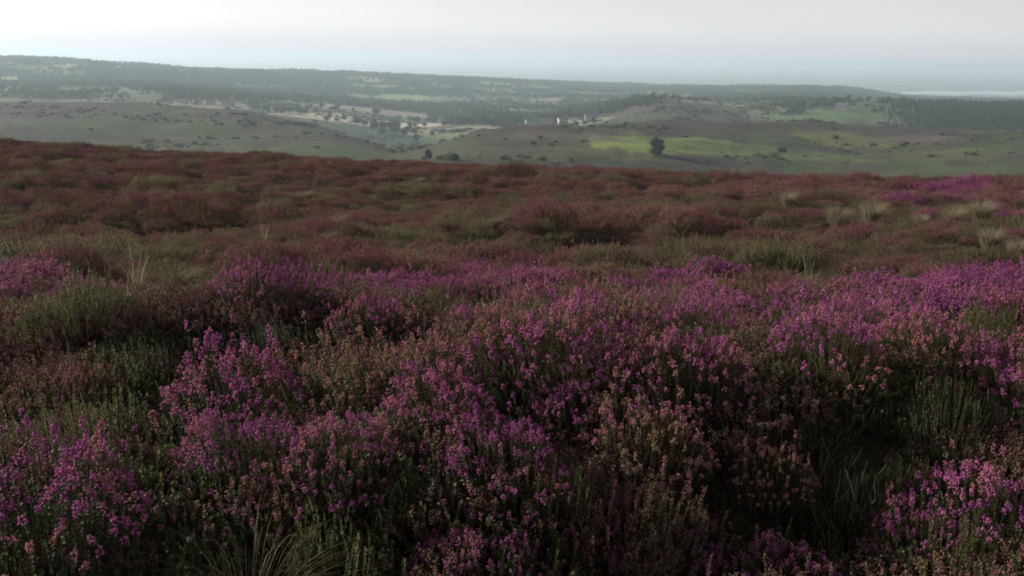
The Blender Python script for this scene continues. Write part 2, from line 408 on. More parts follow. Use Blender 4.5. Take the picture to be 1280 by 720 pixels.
# one prototype = list of (part name, mesh, part label) ; lod meshes are one joined mesh
def proto_near(kind, seed):
    g = np.random.default_rng(seed)
    parts = []
    if kind in ('bell', 'faded'):
        n = 330; rad = .37; hgt = .36
        P = shoot_paths(g, n, rad, hgt, .62, pw=2.8, drop=.66, low=.66)
        rnd = patchy(g, P, .05, .74) if kind == 'bell' else patchy(g, P, .1, .9)
        st = MB(); add_stems(st, P, g.random(n)); parts.append(('stems', st.mesh('stems', [M_stem])))
        nd = MB(); add_needles(nd, g, P, g.random(n), 85, .22, .0085, .0019, .85, lim=.96)
        Q = shoot_paths(g, 130, rad * .98, hgt * .86)
        add_needles(nd, g, Q, g.random(130), 130, .2, .009, .0019, .8); add_stems(nd, Q, g.random(130))
        parts.append(('foliage', nd.mesh('foliage', [M_leaf])))
        sel = g.random(n) < (.8 if kind == 'bell' else .75)
        S = tuple(a[sel] for a in P); fl = MB()
        ln = g.random(sel.sum())
        add_bells(fl, g, S, rnd[sel], 15, .885, .0076, .0060, .0090)
        parts.append(('flowers', fl.mesh('flowers', [M_bell if kind == 'bell' else M_old])))
    elif kind == 'ling':
        n = 340; rad = .38; hgt = .33
        P = shoot_paths(g, n, rad, hgt, .65, pw=3.0, drop=.68, low=.68)
        st = MB(); add_stems(st, P, g.random(n)); parts.append(('stems', st.mesh('stems', [M_stem])))
        nd = MB(); add_needles(nd, g, P, g.random(n), 120, .2, .0065, .0018, .7)
        parts.append(('foliage', nd.mesh('foliage', [M_leaf])))
        fl = MB(); rnd = patchy(g, P, .1, .9)
        add_buds(fl, g, P, rnd, 34, .70, .0021, .0045)
        parts.append(('flowers', fl.mesh('flowers', [M_ling])))
    elif kind == 'woody':  # all dark leaf, no flowers; also planted to imitate shade in the hollows
        n = 300; rad = .38; hgt = .38
        P = shoot_paths(g, n, rad, hgt)
        st = MB(); add_stems(st, P, g.random(n)); parts.append(('stems', st.mesh('stems', [M_stem])))
        nd = MB(); add_needles(nd, g, P, patchy(g, P, .0, .6), 130, .3, .0085, .0019, .6)
        parts.append(('foliage', nd.mesh('foliage', [M_leaf])))
    elif kind == 'green':
        n = 300; rad = .36; hgt = .38
        P = shoot_paths(g, n, rad, hgt)
        st = MB(); add_stems(st, P, g.random(n)); parts.append(('stems', st.mesh('stems', [M_stem])))
        nd = MB(); add_needles(nd, g, P, patchy(g, P, .1, .8), 150, .22, .010, .0020, .55)
        parts.append(('foliage', nd.mesh('foliage', [M_green])))
    elif kind == 'dead':
        n = 26; P = shoot_paths(g, n, .24, .36)
        st = MB(); add_stems(st, P, g.random(n), .0016)
        for j in range(3):
            b, m_, e = P; tt = .35 + .5 * g.random(n); p, T = on_path(P, tt)
            e2 = p + T * .07 + g.normal(0, .04, (n, 3)) + np.array([0, 0, .04])
            add_stems(st, (p, (p + e2) / 2 + g.normal(0, .006, (n, 3)), e2), g.random(n), .0011, 4)
        parts.append(('twigs', st.mesh('twigs', [M_dead])))
        nd = MB(); Q = shoot_paths(g, 110, .28, .24); add_needles(nd, g, Q, g.random(110), 80, .2, .008, .0019)
        parts.append(('foliage', nd.mesh('foliage', [M_leaf])))
    elif kind == 'grass':
        b = MB(); add_blades(b, g, 260, .22, .30, .0030, 0, .8); parts.append(('blades', b.mesh('blades', [M_olive])))
        b = MB(); add_blades(b, g, 16, .14, .40, .0026, 0, .45); parts.append(('dry_blades', b.mesh('dry_blades', [M_straw])))
    elif kind == 'pale':
        b = MB(); add_blades(b, g, 700, .20, .40, .0050, 0, .62); parts.append(('blades', b.mesh('blades', [M_straw])))
    elif kind == 'stalk':
        b = MB(); add_blades(b, g, 11, .08, .50, .0034, 0, .25, k=8); parts.append(('stalks', b.mesh('stalks', [M_straw])))
        b = MB(); add_blades(b, g, 60, .09, .25, .0030, 0, .5); parts.append(('blades', b.mesh('blades', [M_olive])))
    return parts

def proto_lod(kind, seed):
    g = np.random.default_rng(seed); mb = MB()
    if kind == 'lod_grass':
        add_blades(mb, g, 700, .75, .24, .006, 2, .6)
        return mb.mesh(kind, [M_leaf, M_leaf, M_olive])
    n = 430; P = shoot_paths(g, n, .50, .33, .84, pw=4.0, drop=.72, low=.72)
    add_needles(mb, g, P, g.random(n), 26, .25, .015, .0042, .75, m=0)
    fm = {'lod_bell': M_bell, 'lod_ling': M_ling, 'lod_green': M_olive, 'lod_faded': M_ling}[kind]
    if kind == 'lod_green':
        add_needles(mb, g, P, patchy(g, P, .2, .9), 18, .70, .016, .0045, .5, m=1)
    elif kind == 'lod_ling':
        add_buds(mb, g, P, patchy(g, P, .0, .9), 10, .80, .0042, .010, m=1)
    else:
        add_buds(mb, g, P, patchy(g, P, *((.0, .7) if kind == 'lod_bell' else (.5, 1.0))), 8, .86, .0055, .009, m=1)
    return mb.mesh(kind, [M_leaf, fm, M_stem])

# ------------------------------------------------------------------ materials of the land
def ground_mat(name, base_attr=True, near=False):
    m, N, out = mat(name)
    b = N.n('ShaderNodeBsdfPrincipled'); b.inputs['Roughness'].default_value = .95; b.inputs['Specular IOR Level'].default_value = .1
    geo = N.n('ShaderNodeNewGeometry')
    def noise(scale, det=6, rough=.6):
        n = N.n('ShaderNodeTexNoise'); n.inputs['Scale'].default_value = scale; n.inputs['Detail'].default_value = det; n.inputs['Roughness'].default_value = rough
        N.l(geo.outputs['Position'], n.inputs['Vector']); return n.outputs[0]
    if near:
        col = ramp(N, noise(3.0), [(.3, (.016, .012, .008)), (.5, (.030, .022, .014)), (.7, (.045, .036, .02))])
        col2 = ramp(N, noise(40.0), [(.35, (.5, .5, .5)), (.65, (1.4, 1.3, 1.2))])
        col = mix(N, 1.0, col, col2, 'MULTIPLY')
        bh = noise(25.0); bd = .04
    else:
        at = N.n('ShaderNodeAttribute', attribute_name='cover').outputs['Color']
        n1 = ramp(N, noise(.045, 8, .65), [(.3, (.72, .72, .72)), (.7, (1.3, 1.28, 1.25))])
        n2 = ramp(N, noise(.35, 6, .7), [(.3, (.65, .65, .66)), (.7, (1.35, 1.33, 1.3))])
        col = mix(N, 1.0, mix(N, 1.0, at, n1, 'MULTIPLY'), n2, 'MULTIPLY')
        bh = noise(.5, 8, .7); bd = 1.0
    N.l(col, b.inputs['Base Color'])
    bp = N.n('ShaderNodeBump'); bp.inputs['Strength'].default_value = .8; bp.inputs['Distance'].default_value = bd
    N.l(bh, bp.inputs['Height']); N.l(bp.outputs[0], b.inputs['Normal'])
    N.l(b.outputs[0], out.inputs[0])
    return m

# ------------------------------------------------------------------ land cover (albedo) of the far country
def voro(x, y, cs, s):
    """cell id, distance to cell edge for a jittered grid of fields"""
    gx = np.floor(x / cs).astype(np.int64); gy = np.floor(y / cs).astype(np.int64)
    d1 = np.full(x.shape, 1e18); d2 = d1.copy(); cid = np.zeros(x.shape)
    for i in (-1, 0, 1):
        for j in (-1, 0, 1):
            cx = (gx + i + .15 + .7 * _h(gx + i, gy + j, s)) * cs; cy = (gy + j + .15 + .7 * _h(gx + i, gy + j, s + 1)) * cs
            d = np.hypot(x - cx, y - cy); h = _h(gx + i, gy + j, s + 2)
            nw = d < d1
            d2 = np.where(nw, d1, np.minimum(d2, d)); cid = np.where(nw, h, cid); d1 = np.where(nw, d, d1)
    return cid, (d2 - d1) * .5

def blob(x, y, cx, cy, sx, sy, ang=0):
    c, s = math.cos(ang), math.sin(ang); dx = x - cx; dy = y - cy
    u = (dx * c + dy * s) / sx; v = (-dx * s + dy * c) / sy
    w = fbm(x / (sx * .35), y / (sy * .5), 31, 4)
    return 1 - sstep(.7, 1.1, np.hypot(u, v) + (w - .5) * .9)

def patch(px0, px1, py0, py1, rmin):
    """world ellipse of a land patch that spans these photo limits"""
    cx, cy, _ = ground_at((px0 + px1) / 2, (py0 + py1) / 2, rmin)
    ax, ay, _ = ground_at(px0, (py0 + py1) / 2, rmin); bx, by, _ = ground_at(px1, (py0 + py1) / 2, rmin)
    nx, ny, _ = ground_at((px0 + px1) / 2, py1, rmin); fx, fy, _ = ground_at((px0 + px1) / 2, py0, rmin)
    return cx, cy, max(math.hypot(ax - bx, ay - by) / 2, 5), max(min(math.hypot(fx - nx, fy - ny) / 2, 110), 6), math.atan2(-cx, cy)

HERO = [  # photo limits of land patches, search distance, albedo, strength
    ((735, 960, 172, 190), 200, (.13, .19, .042), 1.0), ((755, 815, 176, 186), 200, (.21, .28, .06), .8), ((835, 940, 172, 182), 200, (.17, .24, .05), .8),
    ((700, 830, 186, 199), 200, (.11, .115, .05), .7), ((850, 1060, 180, 200), 200, (.085, .115, .04), .9), ((1000, 1110, 166, 186), 200, (.11, .13, .042), .9),
    ((1060, 1200, 168, 182), 200, (.095, .075, .062), .6), ((1080, 1280, 186, 202), 200, (.08, .09, .04), .6),
    ((540, 700, 180, 200), 200, (.085, .095, .05), .6), ((620, 800, 165, 178), 200, (.10, .08, .07), .7),
    ((420, 520, 150, 159), 1000, (.46, .42, .33), 1.0), ((380, 470, 143, 149), 1000, (.38, .34, .26), 1.0), ((340, 400, 135, 138), 1000, (.26, .24, .18), .9),
    ((60, 300, 126, 130), 1000, (.22, .20, .15), .8), ((440, 490, 134, 140), 1000, (.30, .26, .22), .8), ((540, 620, 162, 170), 1000, (.14, .16, .07), .9),
    ((100, 160, 112, 121), 1800, (.26, .32, .18), 1.0), ((0, 25, 95, 103), 1800, (.26, .32, .18), 1.0), ((430, 460, 98, 118), 1800, (.16, .26, .10), .9), ((470, 540, 117, 124), 1800, (.18, .28, .12), .9),
    ((590, 640, 135, 140), 1400, (.26, .30, .20), .9), ((655, 735, 150, 155), 1200, (.22, .26, .18), .8), ((770, 860, 123, 140), 1100, (.07, .058, .052), 1.0),
    ((850, 950, 127, 136), 1500, (.20, .21, .16), .7), ((930, 990, 135, 145), 1100, (.14, .18, .09), .8), ((1000, 1070, 135, 152), 1100, (.09, .14, .06), .9),
]
HP = [(patch(*a, rm), c, s) for a, rm, c, s in HERO]

def cover(x, y, node):
    n = x.shape
    col = np.zeros(n + (3,))
    # open moor on the near hills
    f = fbm(x / 90, y / 60, 41, 5)[..., None]; f2 = fbm(x / 30, y / 30, 44, 3)[..., None]
    moor = np.array([.046, .046, .033]) * (1 - sstep(.45, .6, f)) + np.array([.052, .070, .030]) * sstep(.45, .6, f)
    moor = moor * (1 - .5 * sstep(.6, .7, f2)) + np.array([.065, .036, .042]) * .5 * sstep(.6, .7, f2)
    # farmland and woods
    cid, ed = voro(x, y, 130., 71)
    pal = np.array([[.04, .062, .035], [.045, .068, .036], [.06, .09, .045], [.075, .11, .05], [.05, .075, .04], [.10, .13, .06], [.20, .20, .13], [.06, .09, .045]])
    farm = pal[np.clip((cid * 8).astype(int), 0, 7)] * (.85 + .3 * f2)
    farm = np.where((ed < 6)[..., None], np.array([.04, .055, .03]), farm)
    cid2, ed2 = voro(x, y, 420., 91)
    plain = np.array([[.05, .075, .05], [.07, .10, .06], [.10, .13, .08], [.16, .17, .12], [.05, .07, .05], [.06, .08, .06]])[np.clip((cid2 * 6).astype(int), 0, 5)]
    w = sstep(10.15, 10.6, node)[..., None]
    col = moor * (1 - w) + farm * w
    w = sstep(13.3, 14.0, node)[..., None]
    col = col * (1 - w) + plain * w
    for (cx, cy, sx, sy, an), c, s in HP:
        w = (blob(x, y, cx, cy, sx, sy, an) * s)[..., None]
        col = col * (1 - w) + np.array(c) * w
    return col

# wooded or not (used to scatter trees)
def wood_mask(x, y, node):
    cid, ed = voro(x, y, 130., 71)
    k = np.clip((cid * 8).astype(int), 0, 7)
    w = np.isin(k, [0, 1, 4, 7]) | ((k == 2) & (x < 200)) | ((ed < 5))
    w &= fbm(x / 55, y / 55, 610, 3) > .34
    for (cx, cy, sx, sy, an), c, s in HP:
        w = w & ~(blob(x, y, cx, cy, sx, sy, an) > .5)
    return w

# ------------------------------------------------------------------ build the land as sheets cut from one surface
M_peat = ground_mat('peat', near=True); M_land = ground_mat('far_land')
NA = len(AZ)
COVER = cover(X, Y, NODE)
ids = np.arange(NA * NR).reshape(NA, NR)
fq = np.stack([ids[:-1, :-1], ids[:-1, 1:], ids[1:, 1:], ids[1:, :-1]], -1)[:, :, ::-1]
jn = int(np.searchsorted(LR, math.log(115)))
bounds = [('moor_ground', 0, jn)]
j3 = int(np.searchsorted(LR, math.log(1120))); j4 = int(np.searchsorted(LR, math.log(6000)))
bounds += [('moor_hills', jn, j3), ('valley_hills', j3, j4), ('plain', j4, NR - 1)]
V = np.stack([X, Y, Z], -1)
for name, a, b in bounds:
    f = fq[:, a:b].reshape(-1, 4)
    used, inv = np.unique(f, return_inverse=True)
    vv = V.reshape(-1, 3)[used]; cc = COVER.reshape(-1, 3)[used]
    cc = np.concatenate([cc, np.ones((len(cc), 1))], 1)
    tris = None
    if name == 'moor_ground':
        first = np.searchsorted(used, ids[:, 0]); c0 = len(vv)
        vv = np.concatenate([vv, [[0, 0, 0]]]); cc = np.concatenate([cc, [[.05, .04, .03, 1]]])
        tris = np.stack([np.full(NA - 1, c0), first[1:], first[:-1]], -1)
    me = mk_mesh(name, vv, tris, inv.reshape(-1, 4), [M_peat if name == 'moor_ground' else M_land], attrs={'cover': ('FLOAT_COLOR', cc)})
    tag(link(name, me), kind='structure')

# ------------------------------------------------------------------ near heather: every bush a thing
names = {'woody': ('heather_bush', 'heather bush'), 'bell': ('heather_bush', 'heather bush'), 'faded': ('heather_bush', 'heather bush'), 'ling': ('heather_bush', 'heather bush'), 'green': ('heather_bush', 'heather bush'),
         'dead': ('dead_heather_bush', 'heather bush'), 'grass': ('grass_tuft', 'grass tuft'), 'pale': ('grass_tussock', 'grass tussock'), 'stalk': ('grass_clump', 'grass clump')}
PROTO = {}
for kind, k in (('bell', 3), ('faded', 2), ('ling', 2), ('green', 2), ('woody', 2), ('dead', 1), ('grass', 2), ('pale', 2), ('stalk', 1)):
    PROTO[kind] = [proto_near(kind, 100 + 11 * i + len(kind)) for i in range(k)]
cnt = {}
def place(kind, x, y, sc, label, group=None, rz=None, sz=None, lift=0.0):
    i = cnt.get(kind, 0); cnt[kind] = i + 1
    pr = PROTO[kind][i % len(PROTO[kind])]
    nm, cat = names[kind]
    z = float(H(x, y))
    o = bpy.data.objects.new(nm, None); COL.objects.link(o); o.empty_display_size = .1
    o.location = (x, y, z + lift)
    o.rotation_euler = (rng.normal(0, .06), rng.normal(0, .06), rng.random() * 6.28 if rz is None else rz)
    o.scale = (sc, sc, sc if sz is None else sz)
    tag(o, label, cat, group)
    for pn, me in pr:
        link(pn, me, o)
    return o

HB = [  # photo position of the crown, kind, size, label
    (45, 598, 'bell', 1.05, 'bright magenta bell heather bush at the left edge, above the green shoots'),
    (85, 712, 'bell', .5, 'small pink-purple heather bush poking up at the bottom left edge'),
    (285, 468, 'bell', 1.2, 'broad lilac-purple heather bush behind the dark hollow at centre left'),
    (300, 545, 'bell', .85, 'shadowed violet heather bush in the hollow at centre left'),
    (425, 548, 'bell', .75, 'vivid magenta heather bush with pale tips left of centre'),
    (545, 492, 'bell', .85, 'magenta heather bush beside the yellowish-green bush near the centre'),
    (628, 545, 'bell', .8, 'rounded bright pink-purple heather bush at the middle of the foreground'),
    (712, 500, 'bell', .65, 'upright purple heather bush standing alone right of the centre bush'),
    (590, 690, 'bell', .6, 'pink heather bush with sparse open sprays at the bottom centre'),
    (835, 690, 'bell', .6, 'magenta heather bush at the bottom edge, right of centre'),
    (975, 705, 'bell', .75, 'thick bright pink heather bush at the bottom edge below the black hollow'),
    (1245, 615, 'bell', .8, 'purple heather bush at the right edge beside the yellow-green shoots'),
    (1150, 650, 'bell', .6, 'small mauve heather bush near the lower right corner'),
    (955, 572, 'faded', .55, 'coral-pink heather bush on the rim of the dark hollow'),
    (330, 628, 'faded', .7, 'orange-pink faded heather bush in the lower left foreground'),
    (800, 530, 'faded', .8, 'rusty pink faded heather bush above the black hollow'),
    (450, 455, 'faded', 1.0, 'brownish-pink faded heather bush behind the magenta bushes left of centre'),
    (560, 440, 'faded', 1.0, 'salmon-coloured faded heather bush in the middle distance at centre'),
    (860, 440, 'bell', .9, 'dark-sided purple heather bush topping the mound right of centre'),
    (700, 410, 'bell', 1.1, 'violet heather bush with a dark green side on the low mound'),
    (105, 505, 'green', 1.0, 'tall yellow-green flowerless heather bush near the left edge'),
    (605, 470, 'green', .9, 'olive green heather bush between the two magenta bushes at centre'),
    (700, 592, 'green', .85, 'dark green leafy heather bush below the centre pink bush'),
    (1120, 585, 'green', .6, 'small bright green heather bush in the black hollow at right'),
    (420, 660, 'green', .85, 'low dark green heather bush at the bottom left of centre'),
    (60, 660, 'green', .8, 'dull green shoots of heather below the magenta bush at left'),
    (1215, 660, 'green', .8, 'yellowish-green heather bush in the lower right corner'),
    (1225, 380, 'green', 1.2, 'olive green heather mound near the right edge below the purple band'),
    (780, 640, 'ling', .9, 'brown-budded ling bush at the bottom right of centre'),
    (1055, 590, 'dead', .7, 'bleached grey dead heather bush left of the bright green bush'),
    (150, 610, 'dead', .45, 'small pale dead heather sprigs beside the magenta bush at left'),
    (200, 640, 'faded', .5, 'thin pale pink heather sprigs in the dark lower left'),
]
placed = []
for px, py, kind, sc, lab in HB:
    x, y, z = ground_at(px, py, 1.2, lift=.30 * sc)
    place(kind, x, y, sc * (.84 if kind == 'green' else 1.0) * (1 - .05 * max(0, math.hypot(x, y) - 3.5)), lab, 'heather bushes in the foreground'); placed.append((x, y, .30 * sc))
# filling bushes, chosen by patchy noise; dark woody kind forced where shade is wanted
HOLLOW = [(1040, 560, 190, 62), (890, 600, 110, 45), (300, 590, 110, 40), (700, 645, 120, 35), (300, 410, 230, 30), (1150, 500, 160, 45), (40, 690, 90, 40), (1080, 680, 70, 40)]  # shaded spots; dark flowerless plants inside stand in for shadow
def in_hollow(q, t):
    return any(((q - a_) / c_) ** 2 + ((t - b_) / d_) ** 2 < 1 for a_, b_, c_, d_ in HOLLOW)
LAB = {'bell': ('knee-high purple-flowered bell heather bush crowded among its neighbours', 'purple bell heather bushes packed over the foreground'),
       'faded': ('pinkish-brown half-faded heather bush crowded among purple ones', 'half-faded heather bushes packed over the foreground'),
       'ling': ('low ling bush with tiny dull mauve-brown buds', 'ling bushes packed over the foreground'),
       'green': ('flowerless dark green heather bush in the crowded foreground', 'flowerless heather bushes in the foreground'),
       'woody': ('dark woody heather bush without flowers, a kind whose dark leaves stand in for shade', 'dark woody heather bushes of the foreground'),
       'dead': ('grey leafless heather sprigs rising between green bushes', 'dead sprigs of heather in the foreground'),
       'grass': ('thin olive grass tuft growing up between heather bushes', 'grass tufts between the foreground heather')}
n_fill = 0
cands = []
for _ in range(14000):
    r = math.sqrt(rng.random() * (7.6 ** 2 - 1.1 ** 2) + 1.1 ** 2); a = (rng.random() * 2 - 1) * R(33)
    cands.append((r * math.sin(a), r * math.cos(a)))
for x, y in cands:
    if n_fill >= 255: break
    r = math.hypot(x, y)
    gap = (.28 + .29 * float(fbm(np.array(x / .8), np.array(y / .8), 222, 1))) + .010 * r
    if any((x - p[0]) ** 2 + (y - p[1]) ** 2 < (gap if p[2] > .2 else .2) ** 2 for p in placed): continue
    f = float(fbm(np.array(x / 1.1), np.array(y / .9), 201, 2)); u = rng.random()
    pxp, pyp, _ = project(np.array(x), np.array(y), np.array(float(H(x, y)) + .3))
    boost = .22 if (pyp < 400 and pxp > 820) else 0
    if pxp > 830 and 450 < pyp < 640: boost = -.25
    if f + boost > .555: kind = 'bell' if u < .76 else ('faded' if u < .9 else 'green')
    elif f + boost > .43: kind = 'faded' if u < .45 else ('ling' if u < .75 else ('bell' if u < .9 else 'grass'))
    else: kind = ('green' if rng.random() < .5 else 'woody') if u < .62 else ('ling' if u < .8 else ('grass' if u < .92 else 'dead'))
    if 60 < pxp < 540 and 372 < pyp < 440: kind = 'woody' if u < .6 else ('ling' if u < .8 else 'bell')  # mostly dark kind here, imitating the shaded face of the left bank
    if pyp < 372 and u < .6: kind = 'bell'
    if pxp > 830 and 430 < pyp < 650: kind = 'woody' if u < .7 else ('faded' if u < .85 else 'bell')  # mostly dark kind at right, in place of deep shade
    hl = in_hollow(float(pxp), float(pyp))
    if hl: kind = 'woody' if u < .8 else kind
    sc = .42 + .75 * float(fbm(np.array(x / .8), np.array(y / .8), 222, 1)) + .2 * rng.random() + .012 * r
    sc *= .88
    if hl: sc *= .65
    sc = min(sc, .98 - .055 * max(0, r - 3))
    if kind in ('grass',): sc = .7 + .3 * rng.random()
    lab, grp = LAB[kind]
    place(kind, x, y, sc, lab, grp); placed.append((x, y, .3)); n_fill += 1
print('near bushes', n_fill)
und = []
for i, (k, q) in enumerate((('ling', 0), ('green', 0), ('bell', 0), ('ling', 1), ('green', 1), ('leaf', 0))):
    g = np.random.default_rng(900 + i); mb = MB()
    n = 150; P = shoot_paths(g, n, .30, .20, .6)
    add_needles(mb, g, P, g.random(n), 60, .15, .010, .0026, .8, m=0)
    if k == 'green': add_needles(mb, g, P, g.random(n), 40, .5, .010, .0024, .6, m=1)
    elif k != 'leaf': add_buds(mb, g, P, g.random(n), 12, .75, .0030, .006, m=1)
    add_stems(mb, P, g.random(n), .0012, 4, 2)
    und.append(mb.mesh('understorey_%d' % i, [M_leaf, {'ling': M_ling, 'green': M_green, 'bell': M_old, 'leaf': M_leaf}[k], M_stem]))
n = 1300
r = np.sqrt(rng.random(n) * (7.8 ** 2 - .7 ** 2) + .7 ** 2); a = (rng.random(n) * 2 - 1) * R(35)
x = np.sin(a) * r; y = np.cos(a) * r; s_ = .6 + .5 * rng.random(n)
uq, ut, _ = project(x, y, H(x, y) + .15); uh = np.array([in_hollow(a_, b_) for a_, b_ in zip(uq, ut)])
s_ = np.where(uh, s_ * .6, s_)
UND = (np.stack([x, y, H(x, y) - .01], -1), np.stack([rng.normal(0, .08, n), rng.normal(0, .08, n), rng.random(n) * 6.28], -1), np.stack([s_, s_, s_], -1), np.where(uh, 5, rng.integers(0, 5, n)))  # dark leaf-only shoots imitate shade inside the hollows
# tall pale stalks and bleached tussocks that stand out in the photograph
for px, py, kind, sc, rmin, lab in [
    (168, 335, 'stalk', 1.0, 4.2, 'thin pale grass stalks on the crest of the purple mound at left'),
    (1012, 350, 'stalk', .9, 4.2, 'pale upright grass stalks at the edge of the purple band at right'),
    (1050, 395, 'stalk', .7, 3.5, 'short pale grass stalks among purple heather right of centre'),
    (330, 290, 'stalk', .8, 9, 'thin pale grass stalks on the brown moor at left'),
    (1045, 272, 'pale', .95, 12, 'tall cream grass tussock, left one of the pale pair on the brown moor'),
    (1090, 266, 'pale', .95, 14, 'cream grass tussock, right one of the pale pair on the brown moor'),
    (1150, 278, 'pale', .6, 13, 'small straw-coloured grass tussock between the pale pair and the right ring'),
    (1192, 272, 'pale', .85, 14, 'left-hand cream tussock of the ring round a dark hollow at right'),
    (1225, 264, 'pale', .9, 15, 'top cream tussock of the ring round a dark hollow at right'),
    (1235, 300, 'pale', .6, 11, 'low bleached tussock under the dark hollow at right'),
    (1270, 312, 'pale', .5, 10, 'bleached grass tussock by the right edge of the moor'),
    (985, 250, 'pale', .8, 18, 'faint straw tussock left of the pale pair, farther up the moor')]:
    x, y, z = ground_at(px, py, rmin, lift=.25 * sc)
    place(kind, x, y, sc * 1.15, lab, lift=.02)

# ------------------------------------------------------------------ scattered ground cover as one object each (geometry nodes)
def scatter(name, pts, rot, scl, idx, meshes, label, cat):
    me = bpy.data.meshes.new(name); me.vertices.add(len(pts)); me.vertices.foreach_set('co', np.asarray(pts, np.float32).ravel())
    for an, ty, d, k in (('rot', 'FLOAT_VECTOR', rot, 'vector'), ('scl', 'FLOAT_VECTOR', scl, 'vector'), ('pick', 'INT', idx, 'value')):
        at = me.attributes.new(an, ty, 'POINT'); at.data.foreach_set(k, np.asarray(d, np.int32 if ty == 'INT' else np.float32).ravel())
    o = link(name, me)
    col = bpy.data.collections.new(name + '_kinds')
    for i, m in enumerate(meshes):
        po = bpy.data.objects.new('%s_kind_%02d' % (name, i), m); col.objects.link(po)
    ng = bpy.data.node_groups.new(name, 'GeometryNodeTree')
    ng.interface.new_socket('Geometry', in_out='INPUT', socket_type='NodeSocketGeometry')
    ng.interface.new_socket('Geometry', in_out='OUTPUT', socket_type='NodeSocketGeometry')
    N = NT(ng); gi = N.n('NodeGroupInput'); go = N.n('NodeGroupOutput')
    ci = N.n('GeometryNodeCollectionInfo'); ci.inputs['Collection'].default_value = col
    ci.inputs['Separate Children'].default_value = True; ci.inputs['Reset Children'].default_value = True
    ip = N.n('GeometryNodeInstanceOnPoints'); ip.inputs['Pick Instance'].default_value = True
    def na(nm, dt):
        a = N.n('GeometryNodeInputNamedAttribute', data_type=dt); a.inputs['Name'].default_value = nm; return a.outputs['Attribute']
    er = N.n('FunctionNodeEulerToRotation'); N.l(na('rot', 'FLOAT_VECTOR'), er.inputs[0])
    N.l(gi.outputs[0], ip.inputs['Points']); N.l(ci.outputs[0], ip.inputs['Instance']); N.l(na('pick', 'INT'), ip.inputs['Instance Index'])
    N.l(er.outputs[0], ip.inputs['Rotation']); N.l(na('scl', 'FLOAT_VECTOR'), ip.inputs['Scale']); N.l(ip.outputs[0], go.inputs[0])
    md = o.modifiers.new('scatter', 'NODES'); md.node_group = ng
    tag(o, label, cat, kind='stuff')
    return o

scatter('heather_understorey', *UND, und, 'low tangled heather shoots filling the gaps under the foreground bushes', 'heather')
# heather of the moor from 6 m to the brow
KL = [('lod_bell', 3), ('lod_faded', 2), ('lod_ling', 4), ('lod_green', 2), ('lod_grass', 3)]
lods = []; start = {}
for k, n in KL:
    start[k] = (len(lods), n)
    for i in range(n): lods.append(proto_lod(k, 300 + 7 * i + len(k)))
pts = []; rot = []; scl = []; idx = []
def pick(k): s, n = start[k]; return s + int(rng.integers(n))
CLEAR = []
for o_ in COL.objects:
    if o_.name.startswith(('grass_tussock', 'grass_clump')): CLEAR.append((o_.location.x, o_.location.y, .42 * o_.scale.x + .25))
def carpet(r0, r1, sp, sc0, seed):
    """jittered grid of cushions"""
    gx, gy = np.meshgrid(np.arange(-r1 * .6, r1 * .6, sp), np.arange(r0 * .8, r1 * 1.02, sp * .8))
    gx = gx + (np.arange(gx.shape[0]) % 2)[:, None] * sp * .5
    gx = gx + rng.uniform(-.36, .36, gx.shape) * sp; gy = gy + rng.uniform(-.36, .36, gy.shape) * sp * .8
    x = gx.ravel(); y = gy.ravel(); rr = np.hypot(x, y); aa = np.abs(np.arctan2(x, y))
    ok = (rr > r0) & (rr <= r1) & (aa < R(34))
    for cx_, cy_, cr_ in CLEAR: ok &= np.hypot(x - cx_, y - cy_) > cr_
    x = x[ok]; y = y[ok]; z = H(x, y)
    px_, py_, _ = project(x, y, z + .3)
    typ = fbm(x / 7, y / 4.5, 99, 3); size = fbm(x / 2.2, y / 1.8, 77, 2); hol = fbm(x / 3.0, y / 1.6, 88, 2)
    for i in range(len(x)):
        u = rng.random(); q = px_[i]; t = py_[i]; f = typ[i] + rng.normal(0, .09)
        purple = (t > 318 and q > 820) or (232 < t < 260 and q > 1080) or (t > 322 and q < 700)
        if purple and u < (.38 if t < 262 else .76): k = 'lod_bell'
        elif t < 226: k = 'lod_ling' if u < .6 else ('lod_faded' if u < .78 else ('lod_grass' if u < .86 else 'lod_green'))
        elif f > .49: k = 'lod_ling' if u < .66 else 'lod_faded'
        elif f > .42: k = 'lod_green' if u < .32 else ('lod_ling' if u < .82 else 'lod_grass')
        else: k = 'lod_green' if u < .45 else ('lod_grass' if u < .8 else 'lod_ling')
        if hol[i] < .46 and rng.random() < (.75 if r1 > 20 else .3): continue
        s_ = sc0 * (.62 + .55 * size[i] + .25 * rng.random())
        el = 1.0 + .5 * rng.random()
        pts.append((x[i], y[i], float(z[i]) - .03)); rot.append((rng.normal(0, .05), rng.normal(0, .05), rng.normal(0, .3) + (math.pi if rng.random() < .5 else 0)))
        scl.append((s_ * el, s_, s_ * (.68 + .85 * size[i] * rng.uniform(.6, 1.3)) * (1 - .35 * float(sstep(30, 50, math.hypot(x[i], y[i])))))); idx.append(pick(k))
pick = lambda k: start[k][0] + int(rng.integers(start[k][1]))
carpet(6.1, 16, .60, .58, 1); carpet(16, 34, .80, .74, 2); carpet(34, 100, 1.12, 1.08, 3)
